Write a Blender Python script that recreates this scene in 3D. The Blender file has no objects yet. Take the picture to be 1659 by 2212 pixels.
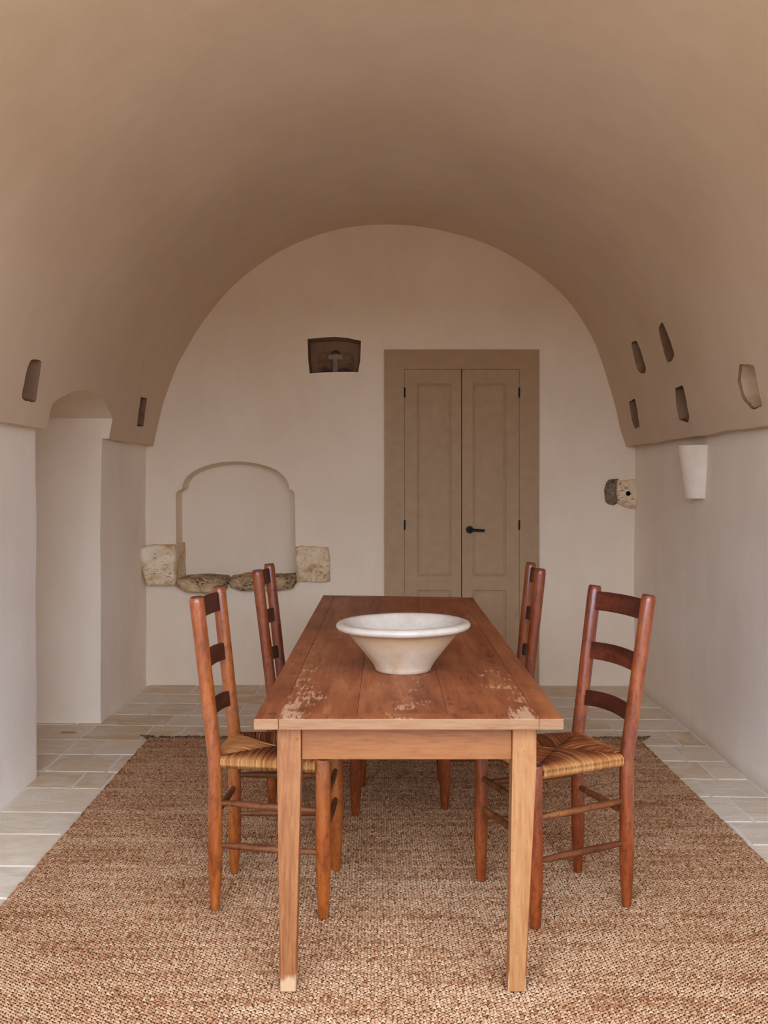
import bpy, bmesh, math, random
import numpy as np
from mathutils import Vector, noise

# ------------------------------------------------------------------ camera, sky, exposure
scene = bpy.context.scene
COL = scene.collection
H = 1.41                                   # eye height
FPX = 2200.0                               # focal length in pixels of the 1659x2212 frame
cam_data = bpy.data.cameras.new('camera')
cam_data.sensor_width = 36.0
cam_data.lens = FPX / 2212.0 * 36.0
cam_data.shift_x = -5.5 / 2212.0
cam_data.shift_y = -64.0 / 2212.0
cam_data.clip_start = 0.05
camera = bpy.data.objects.new('camera', cam_data)
camera.location = (0, 0, H)
camera.rotation_euler = (math.pi / 2, 0, 0)
COL.objects.link(camera)
scene.camera = camera

world = bpy.data.worlds.new('daylight'); scene.world = world
world.use_nodes = True
bg = world.node_tree.nodes['Background']
bg.inputs['Color'].default_value = (0.80, 0.95, 1.22, 1)
bg.inputs['Strength'].default_value = 11.8

scene.view_settings.view_transform = 'Standard'
scene.view_settings.look = 'None'
scene.view_settings.gamma = 1.0
scene.view_settings.use_curve_mapping = False
scene.view_settings.exposure = 0.0
scene.cycles.use_denoising = True
scene.cycles.max_bounces = 14
scene.cycles.diffuse_bounces = 9
scene.cycles.sample_clamp_indirect = 6.0

FRONT_Y = 1.0                              # end wall; the picture is taken through its tall open doorway
OPEN = (-1.50, 1.60, 2.5)                 # doorway in it: left, right, height
portal_data = bpy.data.lights.new('doorway_daylight', 'AREA'); portal_data.shape = 'RECTANGLE'
portal_data.size = OPEN[1] - OPEN[0]; portal_data.size_y = OPEN[2]
portal_data.cycles.is_portal = True        # only guides the sampling of the sky seen through the doorway
po = bpy.data.objects.new('doorway_daylight', portal_data)
po.location = ((OPEN[0] + OPEN[1]) / 2, FRONT_Y - 0.02, OPEN[2] / 2); po.rotation_euler = (math.pi / 2, 0, 0)
COL.objects.link(po)

rnd = random.Random(7)

# ------------------------------------------------------------------ materials
class N:
    """tiny node-tree builder"""
    def __init__(self, name, rough=0.7, spec=0.3):
        self.m = bpy.data.materials.new(name); self.m.use_nodes = True
        self.t = self.m.node_tree
        self.b = self.t.nodes['Principled BSDF']
        self.b.inputs['Roughness'].default_value = rough
        self.b.inputs['Specular IOR Level'].default_value = spec
        self.tc = self.t.nodes.new('ShaderNodeTexCoord')
    def node(self, kind, **kw):
        n = self.t.nodes.new(kind)
        for k, v in kw.items(): setattr(n, k, v)
        return n
    def link(self, a, b): self.t.links.new(a, b)
    def coord(self, scale=(1, 1, 1), kind='Object', offset=None):
        mp = self.node('ShaderNodeMapping')
        mp.inputs['Scale'].default_value = scale
        self.link(self.tc.outputs[kind], mp.inputs['Vector'])
        if offset is not None: self.link(offset, mp.inputs['Location'])
        return mp.outputs['Vector']
    def rand_offset(self, amount=40.0):
        oi = self.node('ShaderNodeObjectInfo')
        v = self.node('ShaderNodeCombineXYZ')
        for i in range(3):
            mm = self.math('MULTIPLY', oi.outputs['Random'], amount * (i + 1))
            self.link(mm, v.inputs[i])
        return v.outputs[0]
    def noise(self, vec, scale=5, detail=4, rough=0.55, dist=0.0):
        n = self.node('ShaderNodeTexNoise')
        n.inputs['Scale'].default_value = scale; n.inputs['Detail'].default_value = detail
        n.inputs['Roughness'].default_value = rough; n.inputs['Distortion'].default_value = dist
        self.link(vec, n.inputs['Vector'])
        return n.outputs['Fac']
    def ramp(self, fac, stops):
        r = self.node('ShaderNodeValToRGB')
        el = r.color_ramp.elements
        while len(el) < len(stops): el.new(0.5)
        for e, (p, c) in zip(el, stops):
            e.position = p
            e.color = (c, c, c, 1) if isinstance(c, (int, float)) else (*c, 1)
        self.link(fac, r.inputs['Fac'])
        return r.outputs['Color']
    def math(self, op, a, b=None, c=None, clamp=False):
        n = self.node('ShaderNodeMath', operation=op); n.use_clamp = clamp
        for i, v in enumerate((a, b, c)):
            if v is None: continue
            if isinstance(v, (int, float)): n.inputs[i].default_value = v
            else: self.link(v, n.inputs[i])
        return n.outputs[0]
    def mix(self, fac, a, b, blend='MIX'):
        n = self.node('ShaderNodeMix', data_type='RGBA', blend_type=blend)
        for s, v in ((n.inputs['Factor'], fac), (n.inputs['A'], a), (n.inputs['B'], b)):
            if isinstance(v, (int, float)): s.default_value = v
            elif isinstance(v, tuple): s.default_value = (*v, 1)
            else: self.link(v, s)
        return n.outputs['Result']
    def color(self, c):
        if isinstance(c, tuple): self.b.inputs['Base Color'].default_value = (*c, 1)
        else: self.link(c, self.b.inputs['Base Color'])
    def bump(self, h, strength=0.3, dist=0.01, prev=None):
        n = self.node('ShaderNodeBump')
        n.inputs['Strength'].default_value = strength; n.inputs['Distance'].default_value = dist
        self.link(h, n.inputs['Height'])
        if prev is not None: self.link(prev, n.inputs['Normal'])
        self.link(n.outputs['Normal'], self.b.inputs['Normal'])
        return n.outputs['Normal']

def mat_plaster(name, c0, c1):
    n = N(name, 0.92, 0.12)
    v = n.coord(); vs = n.coord((1, 1, 0.35))
    a = n.noise(v, 1.1, 5, 0.6)
    b = n.noise(vs, 6.0, 6, 0.65, 0.4)
    f = n.math('ADD', n.math('MULTIPLY', a, 0.6), n.math('MULTIPLY', b, 0.4))
    n.color(n.ramp(f, [(0.36, c0), (0.62, c1)]))
    p = n.bump(n.noise(v, 3.2, 3, 0.5), 0.35, 0.02)
    n.bump(n.noise(vs, 45, 6, 0.7), 0.16, 0.006, p)
    return n.m

def mat_tile():
    n = N('limestone_tile', 0.62, 0.35)
    off = n.rand_offset()
    v = n.coord((1, 1, 1), offset=off); vs = n.coord((1.0, 1.7, 1), offset=off)
    oi = n.node('ShaderNodeObjectInfo')
    a = n.noise(vs, 5, 6, 0.65, 0.6)
    base = n.ramp(oi.outputs['Random'], [(0.0, (0.59, 0.49, 0.355)), (0.25, (0.69, 0.60, 0.475)), (0.5, (0.64, 0.535, 0.40)), (0.75, (0.57, 0.42, 0.25)), (1.0, (0.72, 0.62, 0.475))])
    c = n.mix(n.ramp(a, [(0.40, 0.0), (0.66, 0.8)]), base, (0.75, 0.67, 0.555))
    d = n.noise(vs, 14, 5, 0.7, 1.0)
    c = n.mix(n.ramp(d, [(0.62, 0.0), (0.74, 0.5)]), c, (0.40, 0.31, 0.20))
    n.color(c)
    p = n.bump(a, 0.5, 0.012)
    n.bump(n.noise(vs, 26, 5, 0.65, 0.3), 0.22, 0.005, p)
    return n.m

def mat_wood(name, stops, axis='z', scale=9.0, rough=0.35, spec=0.45, stretch=10.0, specks=None, coat=0.0, blotch=None, mottle=False, foot=None, fine=5.0):
    n = N(name, rough, spec)
    off = n.rand_offset()
    sc = {'x': (1 / stretch, 1, 1), 'y': (1, 1 / stretch, 1), 'z': (1, 1, 1 / stretch)}[axis]
    v = n.coord(sc, offset=off); vo = n.coord(offset=off)
    g = n.noise(v, scale * fine, 6, 0.65, 0.4)
    l = n.noise(v, scale, 3, 0.5, 0.5)
    f = n.math('ADD', n.math('MULTIPLY', g, 0.5), n.math('MULTIPLY', l, 0.5))
    c = n.ramp(f, stops)
    if blotch:
        col, lo, hi = blotch
        c = n.mix(n.ramp(n.noise(vo, 9, 5, 0.6, 0.3), [(lo, 0.0), (hi, 0.85)]), c, col)
    if mottle:                                            # fine dark flecks in the old varnish
        fl = n.noise(n.coord((1, 1, 0.5), offset=off), 75, 4, 0.7)
        c = n.mix(n.ramp(fl, [(0.50, 0.0), (0.68, 0.55)]), c, tuple(v_ * 0.45 for v_ in stops[0][1]))
    if foot:                                              # bare wood worn pale at the foot
        sx = n.node('ShaderNodeSeparateXYZ'); n.link(n.tc.outputs['Object'], sx.inputs[0])
        h = n.math('ADD', sx.outputs[2], n.math('MULTIPLY', n.noise(n.coord((1, 1, 0.4), offset=off), 45, 3), 0.10))
        c = n.mix(n.ramp(h, [(0.085, 0.85), (0.105, 0.0)]), c, foot)
    if specks:
        w = n.node('ShaderNodeTexVoronoi'); w.inputs['Scale'].default_value = 85
        n.link(vo, w.inputs['Vector'])
        m = n.ramp(w.outputs['Distance'], [(0.10, 0.8), (0.17, 0.0)])
        k = n.ramp(n.noise(vo, 30, 2), [(0.52, 0.0), (0.60, 1.0)])
        c = n.mix(n.math('MULTIPLY', m, k), c, specks)
    n.color(c)
    n.b.inputs['Coat Weight'].default_value = coat
    n.b.inputs['Coat Roughness'].default_value = 0.22
    n.bump(g, 0.10, 0.003)
    return n.m

def mat_tabletop():
    n = N('worn_tabletop_wood', 0.5, 0.28)
    off = n.rand_offset()
    v = n.coord((1, 0.09, 1), offset=off); vo = n.coord()
    g = n.noise(v, 42, 6, 0.6, 0.6); l = n.noise(v, 9, 3, 0.5, 0.4)
    big = n.noise(n.coord((1, 0.5, 1)), 5, 4, 0.6, 0.3)
    f = n.math('ADD', n.math('MULTIPLY', g, 0.35), n.math('ADD', n.math('MULTIPLY', l, 0.3), n.math('MULTIPLY', big, 0.35)))
    c = n.ramp(f, [(0.36, (0.135, 0.030, 0.010)), (0.46, (0.25, 0.068, 0.022)), (0.55, (0.33, 0.105, 0.035)), (0.66, (0.44, 0.175, 0.068))])
    # dark dents
    dv = n.coord((1, 0.35, 1))
    d = n.noise(dv, 34, 4, 0.65, 0.5)
    c = n.mix(n.ramp(d, [(0.61, 0.0), (0.70, 0.8)]), c, (0.07, 0.022, 0.012))
    # pale scuffs, denser along the plank seams of the near end
    sx = n.node('ShaderNodeSeparateXYZ'); n.link(vo, sx.inputs[0])
    x, y = sx.outputs[0], sx.outputs[1]
    dl = n.math('ABSOLUTE', n.math('ADD', x, 0.325)); dr = n.math('ABSOLUTE', n.math('SUBTRACT', x, 0.320))
    dc = n.math('ABSOLUTE', n.math('SUBTRACT', x, -0.01))
    near = n.math('SUBTRACT', 0.25, n.math('MULTIPLY', n.math('ADD', y, 0.9), 0.45), clamp=True)   # y = -1.45 at the near end
    e = n.math('MAXIMUM', n.math('SUBTRACT', 1.0, n.math('MULTIPLY', dl, 9.0)), n.math('SUBTRACT', 1.0, n.math('MULTIPLY', dr, 9.0)))
    e = n.math('MAXIMUM', e, n.math('SUBTRACT', 0.75, n.math('MULTIPLY', dc, 7.0)), clamp=True)
    e = n.math('MULTIPLY', n.math('MULTIPLY', e, near), n.math('LESS_THAN', n.math('ABSOLUTE', x), 0.352))
    fine = n.noise(n.coord((1, 0.13, 1)), 95, 5, 0.75, 0.25)
    patch = n.noise(vo, 9, 4, 0.6)
    s = n.math('ADD', n.math('ADD', n.math('MULTIPLY', fine, 0.7), n.math('MULTIPLY', patch, 0.5)), n.math('MULTIPLY', e, 0.45))
    c = n.mix(n.ramp(s, [(0.74, 0.0), (0.80, 0.7)]), c, (0.64, 0.40, 0.24))
    n.color(c)
    n.bump(n.math('ADD', g, d), 0.12, 0.003)
    return n.m

def mat_stone(name, stops, dark=(0.10, 0.065, 0.04), lo=0.58, hi=0.66, scale=1.0):
    n = N(name, 0.9, 0.15)
    off = n.rand_offset()
    v = n.coord(offset=off); vs = n.coord((1, 1, 2.2), offset=off)
    a = n.noise(v, 9 * scale, 6, 0.65, 0.5)
    b = n.noise(vs, 38 * scale, 6, 0.75, 0.25)
    k = n.noise(v, 5 * scale, 3, 0.5)
    c = n.ramp(a, stops)
    m = n.math('MULTIPLY', n.ramp(b, [(lo, 0.0), (hi, 1.0)]), n.ramp(k, [(0.42, 0.0), (0.56, 0.95)]))
    c = n.mix(m, c, dark)
    n.color(c)
    p = n.bump(b, 0.6, 0.012)
    n.bump(a, 0.5, 0.02, p)
    return n.m

def mat_plain(name, col, rough=0.5, spec=0.4, metal=0.0, bump=None):
    n = N(name, rough, spec)
    v = n.coord()
    f = n.noise(v, 14, 4)
    n.color(n.ramp(f, [(0.3, tuple(c * 0.92 for c in col)), (0.7, tuple(min(1, c * 1.06) for c in col))]))
    n.b.inputs['Metallic'].default_value = metal
    if bump: n.bump(n.noise(v, bump[0], 4), bump[1], 0.003)
    return n.m

def mat_fibre(name, stops, rows=None):
    """fibres coloured by a per-strand tone plus broad streaks across the weft"""
    n = N(name, 0.85, 0.18)
    at = n.node('ShaderNodeAttribute'); at.attribute_name = 'tone'
    f = at.outputs['Fac']
    if rows:
        a = n.math('SUBTRACT', n.noise(n.coord((0.6, 4.0, 1)), 4.0, 6, 0.7, 0.6), 0.1)
        b = n.noise(n.coord((1.0, 2.0, 1)), 2.2, 4, 0.6)
        f = n.math('ADD', n.math('MULTIPLY', f, 0.50), n.math('ADD', n.math('MULTIPLY', a, 0.38), n.math('MULTIPLY', b, 0.26)))
    n.color(n.ramp(f, stops))
    n.bump(n.noise(n.coord((40, 400, 40) if rows else (60, 60, 60)), 6, 3), 0.25, 0.002)
    return n.m

MAT = dict(
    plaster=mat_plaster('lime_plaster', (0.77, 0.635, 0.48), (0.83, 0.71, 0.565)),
    vault=mat_plaster('shaded_vault_plaster', (0.60, 0.475, 0.34), (0.66, 0.535, 0.40)),  # wall plaster toned darker and warmer; the vault's dimmer light is in the colour
    recess=mat_plaster('shaded_recess_stone', (0.19, 0.105, 0.06), (0.31, 0.19, 0.115)),  # brown stone, darkened so its colour carries the shade inside the recesses
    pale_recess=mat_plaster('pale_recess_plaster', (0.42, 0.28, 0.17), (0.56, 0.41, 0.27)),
    grout=mat_plaster('pale_grout', (0.70, 0.64, 0.56), (0.80, 0.75, 0.68)),
    terrace=mat_plaster('red_earth', (0.12, 0.068, 0.04), (0.17, 0.10, 0.06)),
    light_blocker=mat_plaster('light_blocker_dark', (0.05, 0.055, 0.03), (0.09, 0.09, 0.05)),  # dark, so the added block outside returns little light
    side=mat_plaster('side_limewash', (0.83, 0.735, 0.62), (0.90, 0.82, 0.72)),
    tile=mat_tile(),
    top=mat_tabletop(),
    table=mat_wood('honey_table_wood', [(0.39, (0.174, 0.057, 0.015)), (0.50, (0.244, 0.094, 0.028)), (0.60, (0.279, 0.121, 0.041))], 'z', 7, 0.45, 0.35, 12, blotch=((0.192, 0.059, 0.014), 0.56, 0.72), foot=(0.47, 0.29, 0.16), fine=17.0),
    table_x=mat_wood('honey_apron_wood', [(0.39, (0.158, 0.045, 0.010)), (0.50, (0.209, 0.069, 0.015)), (0.60, (0.234, 0.086, 0.021))], 'x', 7, 0.45, 0.35, 8, fine=17.0),
    edge=mat_wood('worn_table_edge_wood', [(0.39, (0.181, 0.076, 0.029)), (0.50, (0.230, 0.110, 0.047)), (0.60, (0.252, 0.131, 0.058))], 'x', 7, 0.5, 0.35, 10, fine=17.0),
    leg_edge=mat_wood('dark_varnished_leg_edge', [(0.39, (0.15, 0.038, 0.010)), (0.60, (0.30, 0.095, 0.028))], 'z', 7, 0.45, 0.3, 12, foot=(0.42, 0.25, 0.13)),
    wormy=mat_wood('wormholed_table_wood', [(0.39, (0.224, 0.081, 0.022)), (0.50, (0.291, 0.125, 0.040)), (0.60, (0.330, 0.161, 0.056))], 'z', 7, 0.45, 0.35, 12, specks=(0.059, 0.020, 0.006), blotch=((0.243, 0.085, 0.020), 0.54, 0.70), fine=17.0),
    chair=mat_wood('varnished_red_brown_wood', [(0.32, (0.079, 0.013, 0.004)), (0.47, (0.187, 0.036, 0.008)), (0.60, (0.274, 0.065, 0.014)), (0.72, (0.331, 0.108, 0.027))], 'z', 9, 0.32, 0.35, 6, coat=0.32, blotch=((0.036, 0.007, 0.003), 0.58, 0.80), mottle=True),
    chair_orange=mat_wood('varnished_orange_brown_wood', [(0.32, (0.143, 0.027, 0.006)), (0.47, (0.286, 0.068, 0.012)), (0.60, (0.386, 0.116, 0.021)), (0.72, (0.454, 0.168, 0.040))], 'z', 9, 0.32, 0.35, 6, coat=0.32, blotch=((0.067, 0.013, 0.004), 0.58, 0.80), mottle=True),
    slat=mat_wood('dark_slat_wood', [(0.34, (0.040, 0.008, 0.004)), (0.50, (0.085, 0.017, 0.007)), (0.66, (0.17, 0.038, 0.013))], 'y', 8, 0.45, 0.25, 6, coat=0.06, mottle=True),
    rung=mat_wood('dark_rung_wood', [(0.34, (0.075, 0.020, 0.006)), (0.50, (0.16, 0.050, 0.014)), (0.66, (0.27, 0.10, 0.032))], 'x', 8, 0.5, 0.22, 6, mottle=True),
    cap=mat_wood('dark_end_grain', [(0.34, (0.045, 0.014, 0.008)), (0.66, (0.12, 0.035, 0.016))], 'z', 20, 0.5, 0.4, 1),
    rush=mat_fibre('woven_rush', [(0.0, (0.085, 0.020, 0.006)), (0.25, (0.19, 0.048, 0.012)), (0.5, (0.34, 0.115, 0.032)), (0.75, (0.50, 0.24, 0.078)), (1.0, (0.66, 0.40, 0.17))]),
    jute=mat_fibre('jute_weave', [(0.32, (0.170, 0.054, 0.017)), (0.44, (0.292, 0.127, 0.054)), (0.53, (0.398, 0.212, 0.106)), (0.66, (0.526, 0.325, 0.186))], rows=True),
    jute_base=mat_plain('jute_backing', (0.12, 0.058, 0.027), 0.95, 0.1),
    fringe=mat_fibre('jute_fringe', [(0.0, (0.12, 0.066, 0.034)), (1.0, (0.27, 0.16, 0.085))]),
    bowl=None,
    door=mat_plain('taupe_door_paint', (0.40, 0.262, 0.142), 0.5, 0.25, bump=(60, 0.05)),
    gap_shade=mat_plain('gap_shade_paint', (0.05, 0.035, 0.025), 0.9, 0.1),  # near-black colour standing in for deep shade in gaps and the stone's hole
    black=mat_plain('black_iron', (0.014, 0.012, 0.010), 0.55, 0.2),
    stone=mat_stone('weathered_limestone', [(0.28, (0.50, 0.27, 0.11)), (0.42, (0.76, 0.55, 0.33)), (0.58, (0.88, 0.73, 0.51)), (0.75, (0.92, 0.83, 0.66))], dark=(0.12, 0.065, 0.035), lo=0.55, hi=0.62),
    stone_sill=mat_stone('pitted_sill_stone', [(0.30, (0.34, 0.19, 0.085)), (0.48, (0.58, 0.40, 0.22)), (0.66, (0.74, 0.57, 0.37))], dark=(0.07, 0.04, 0.022), lo=0.47, hi=0.54, scale=1.4),
    stone_dark=mat_stone('grey_brown_stone', [(0.3, (0.14, 0.10, 0.075)), (0.5, (0.26, 0.19, 0.125)), (0.7, (0.40, 0.31, 0.21))], dark=(0.035, 0.027, 0.022), lo=0.48, hi=0.58, scale=2.0),
    stone_brown=mat_stone('brown_broken_stone', [(0.3, (0.20, 0.105, 0.055)), (0.5, (0.29, 0.165, 0.095)), (0.7, (0.36, 0.22, 0.13))], dark=(0.07, 0.04, 0.025), scale=2.0),
    cross=mat_stone('grey_cross_stone', [(0.3, (0.28, 0.20, 0.145)), (0.7, (0.40, 0.30, 0.225))], scale=2.0),
    rubble=mat_stone('dark_rubble', [(0.3, (0.06, 0.05, 0.045)), (0.7, (0.13, 0.10, 0.085))], scale=3.0),
    sconce=mat_plain('white_sconce_plaster', (0.78, 0.67, 0.55), 0.85, 0.15),
    twig=mat_plain('rusty_twig', (0.35, 0.13, 0.06), 0.8, 0.2),
)
def mat_bowl():
    n = N('glazed_and_bare_earthenware', 0.5, 0.35)
    v = n.coord(); vs = n.coord((1, 1, 2.5))
    a = n.noise(v, 11, 6, 0.65, 0.4); b = n.noise(vs, 24, 5, 0.65, 0.8)
    body = n.ramp(a, [(0.30, (0.42, 0.27, 0.14)), (0.48, (0.50, 0.36, 0.23)), (0.68, (0.54, 0.43, 0.32))])
    body = n.mix(n.ramp(b, [(0.66, 0.0), (0.72, 0.75)]), body, (0.30, 0.15, 0.05))
    sx = n.node('ShaderNodeSeparateXYZ'); n.link(v, sx.inputs[0])
    # an ochre stain under the rim, then the white glaze of rim and inside
    stain = n.math('MULTIPLY', n.ramp(sx.outputs[2], [(0.085, 0.0), (0.128, 0.8)]), n.ramp(a, [(0.40, 0.2), (0.62, 1.0)]))
    body = n.mix(stain, body, (0.44, 0.26, 0.10))
    glaze = n.ramp(n.noise(v, 16, 5, 0.65), [(0.35, (0.46, 0.385, 0.305)), (0.6, (0.54, 0.47, 0.39))])
    glaze = n.mix(n.ramp(n.noise(v, 34, 4, 0.6, 0.6), [(0.67, 0.0), (0.74, 0.5)]), glaze, (0.38, 0.28, 0.22))
    at = n.node('ShaderNodeAttribute'); at.attribute_name = 'tone'
    n.color(n.mix(at.outputs['Fac'], body, glaze))
    n.link(n.math('SUBTRACT', 0.72, n.math('MULTIPLY', at.outputs['Fac'], 0.35)), n.b.inputs['Roughness'])
    n.bump(n.math('ADD', a, b), 0.15, 0.004)
    return n.m
MAT['bowl'] = mat_bowl()

# ------------------------------------------------------------------ helpers
def obj(name, mesh, mat=None, parent=None):
    o = bpy.data.objects.new(name, mesh); COL.objects.link(o)
    for m in (mat if isinstance(mat, (list, tuple)) else [mat]):
        if m is not None: mesh.materials.append(MAT[m] if isinstance(m, str) else m)
    if parent is not None: o.parent = parent
    return o
def pydata(verts, faces, smooth=True, sharp=None):
    me = bpy.data.meshes.new('m'); me.from_pydata([tuple(v) for v in verts], [], faces)
    me.update()
    bm = bmesh.new(); bm.from_mesh(me); bmesh.ops.recalc_face_normals(bm, faces=bm.faces)
    bm.to_mesh(me); bm.free()
    shade(me, smooth, sharp)
    return me
def shade(me, smooth=True, sharp=None):
    me.polygons.foreach_set('use_smooth', [smooth] * len(me.polygons))
    if smooth and sharp is not None: me.set_sharp_from_angle(angle=math.radians(sharp))
    me.update()
def from_bm(bm, smooth=False, sharp=None):
    bmesh.ops.recalc_face_normals(bm, faces=bm.faces)
    me = bpy.data.meshes.new('m'); bm.to_mesh(me); bm.free()
    shade(me, smooth, sharp)
    return me
def box(x0, x1, y0, y1, z0, z1, bevel=0.0, seg=1, org=(0, 0, 0)):
    bm = bmesh.new(); bmesh.ops.create_cube(bm, size=1)
    for v in bm.verts:
        v.co = Vector((x0 + (v.co.x + .5) * (x1 - x0) - org[0], y0 + (v.co.y + .5) * (y1 - y0) - org[1], z0 + (v.co.z + .5) * (z1 - z0) - org[2]))
    if bevel: bmesh.ops.bevel(bm, geom=bm.edges[:], offset=bevel, segments=seg, affect='EDGES', profile=0.5)
    return bm
def hexa(c8, bevel=0.0, seg=2):
    """box from 8 corners, bottom ring then top ring"""
    bm = bmesh.new(); v = [bm.verts.new(c) for c in c8]
    for f in ((3, 2, 1, 0), (4, 5, 6, 7), (0, 1, 5, 4), (1, 2, 6, 5), (2, 3, 7, 6), (3, 0, 4, 7)): bm.faces.new([v[i] for i in f])
    if bevel: bmesh.ops.bevel(bm, geom=bm.edges[:], offset=bevel, segments=seg, affect='EDGES', profile=0.5)
    return bm
def tube(path, radii, n=12, cap=True, V=None, F=None, squash=None):
    own = V is None
    if own: V, F = [], []
    path = [Vector(p) for p in path]
    k0 = len(V)
    up = Vector((0, 0, 1))
    for i, p in enumerate(path):
        t = (path[min(i + 1, len(path) - 1)] - path[max(i - 1, 0)]).normalized()
        a = up if abs(t.dot(up)) < 0.93 else Vector((1, 0, 0))
        s = t.cross(a).normalized(); u = s.cross(t).normalized()
        r = radii[i] if isinstance(radii, (list, tuple)) else radii
        for j in range(n):
            w = 2 * math.pi * j / n
            V.append(p + s * (r * math.cos(w)) + u * (r * math.sin(w)))
    for i in range(len(path) - 1):
        for j in range(n):
            a0 = k0 + i * n + j; a1 = k0 + i * n + (j + 1) % n
            F.append((a0, a1, a1 + n, a0 + n))
    if cap:
        F.append(tuple(k0 + j for j in range(n))[::-1]); e = k0 + (len(path) - 1) * n
        F.append(tuple(e + j for j in range(n)))
    return (V, F)
def lathe(profile, n=64):
    V, F = [], []
    for (r, z) in profile:
        for j in range(n):
            w = 2 * math.pi * j / n
            V.append((r * math.cos(w), r * math.sin(w), z))
    for i in range(len(profile) - 1):
        for j in range(n):
            F.append((i * n + j, i * n + (j + 1) % n, (i + 1) * n + (j + 1) % n, (i + 1) * n + j))
    return V, F
def thing(name, label, cat, loc=(0, 0, 0), rotz=0.0, group=None, kind=None):
    o = bpy.data.objects.new(name, None); COL.objects.link(o)
    o.location = loc; o.rotation_euler = (0, 0, rotz); o.empty_display_size = 0.1
    return tag(o, label, cat, group, kind)
def tag(o, label=None, cat=None, group=None, kind=None):
    for k, v in (('label', label), ('category', cat), ('group', group), ('kind', kind)):
        if v: o[k] = v
    return o
def nz(p, s=1.0, seed=0.0):
    return noise.noise(Vector(p) * s + Vector((seed, seed * 1.7, -seed)))
def wobble(bm, amp, scale, seed):
    for v in bm.verts:
        d = noise.noise_vector(v.co * scale + Vector((seed, 0, seed)))
        v.co += d * amp
def cut(target, cutters):
    """boolean difference, then the cutters are removed"""
    for c in cutters:
        m = target.modifiers.new('cut', 'BOOLEAN'); m.operation = 'DIFFERENCE'; m.solver = 'EXACT'
        m.object = c; m.material_mode = 'TRANSFER'
    dg = bpy.context.evaluated_depsgraph_get(); dg.update()
    me = bpy.data.meshes.new_from_object(target.evaluated_get(dg))
    target.modifiers.clear(); target.data = me
    for c in cutters: bpy.data.objects.remove(c)
def grid_slab(nu, nv, front, back):
    """closed slab between two (nu x nv) point grids given as functions of u, v in 0..1"""
    V = [front(i / (nu - 1), j / (nv - 1)) for i in range(nu) for j in range(nv)]
    V += [back(i / (nu - 1), j / (nv - 1)) for i in range(nu) for j in range(nv)]
    k = nu * nv; F = []
    for i in range(nu - 1):
        for j in range(nv - 1):
            a, b, c, d = i * nv + j, (i + 1) * nv + j, (i + 1) * nv + j + 1, i * nv + j + 1
            F.append((a, b, c, d)); F.append((k + d, k + c, k + b, k + a))
    ring = [i * nv for i in range(nu)] + [(nu - 1) * nv + j for j in range(1, nv)] + [i * nv + nv - 1 for i in range(nu - 2, -1, -1)] + [j for j in range(nv - 2, 0, -1)]
    for a, b in zip(ring, ring[1:] + ring[:1]): F.append((b, a, k + a, k + b))
    return V, F

# ------------------------------------------------------------------ room shell
XL, XR, YB, ZS = -1.672, 1.725, 7.09, 1.66          # side walls, back wall, springing height
VAULT = [(-1.621, 1.665), (-1.597, 1.786), (-1.57, 1.907), (-1.536, 2.026), (-1.494, 2.142), (-1.445, 2.256), (-1.388, 2.366), (-1.325, 2.472), (-1.254, 2.573), (-1.177, 2.67), (-1.093, 2.761), (-1.002, 2.845), (-0.905, 2.921), (-0.802, 2.99), (-0.693, 3.049), (-0.58, 3.098), (-0.462, 3.137), (-0.342, 3.167), (-0.22, 3.186), (-0.097, 3.198), (0.027, 3.201), (0.151, 3.196), (0.274, 3.183), (0.395, 3.162), (0.515, 3.132), (0.633, 3.093), (0.747, 3.045), (0.857, 2.989), (0.963, 2.925), (1.064, 2.853), (1.159, 2.774), (1.246, 2.686), (1.324, 2.59), (1.392, 2.487), (1.45, 2.377), (1.498, 2.264), (1.538, 2.147), (1.572, 2.027), (1.601, 1.907), (1.626, 1.786), (1.668, 1.66)]
def vault_pt(u):
    t = u * (len(VAULT) - 1); i = min(int(t), len(VAULT) - 2); f = t - i
    p0, p1, p2, p3 = (Vector(VAULT[max(0, min(len(VAULT) - 1, i + k))]) for k in (-1, 0, 1, 2))
    return 0.5 * ((2 * p1) + (p2 - p0) * f + (2 * p0 - 5 * p1 + 4 * p2 - p3) * f * f + (3 * p1 - p0 - 3 * p2 + p3) * f ** 3)
def vault_x(z, right):
    side = VAULT[20:][::-1] if right else VAULT[:21]
    return float(np.interp(z, [p[1] for p in side], [p[0] for p in side]))
VC = Vector((0.027, 1.75))
Y0, Y1 = FRONT_Y - 0.05, YB + 0.25
def v_in(u, v):
    p = vault_pt(u); y = Y0 + v * (Y1 - Y0)
    d = (p - VC).normalized()
    k = 0.012 * nz((p.x, y * 0.8, p.y), 1.3, 3.0) + 0.004 * nz((p.x, y, p.y), 5.0, 9.0)
    q = p + d * k
    return (q.x, y, max(q.y, ZS) + (0.010 * nz((0, y, 0), 2.2, 5.0) if u in (0.0, 1.0) else 0))
def v_out(u, v):
    a = math.pi * (1 - u)
    return (0.027 + 2.9 * math.cos(a), Y0 + v * (Y1 - Y0), ZS + 2.4 * math.sin(a))
V, F = grid_slab(97, 61, v_in, v_out)
ceiling = tag(obj('ceiling', pydata(V, F), 'vault'), 'warm beige plastered barrel vault over the whole room', 'ceiling', kind='structure')

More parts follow.
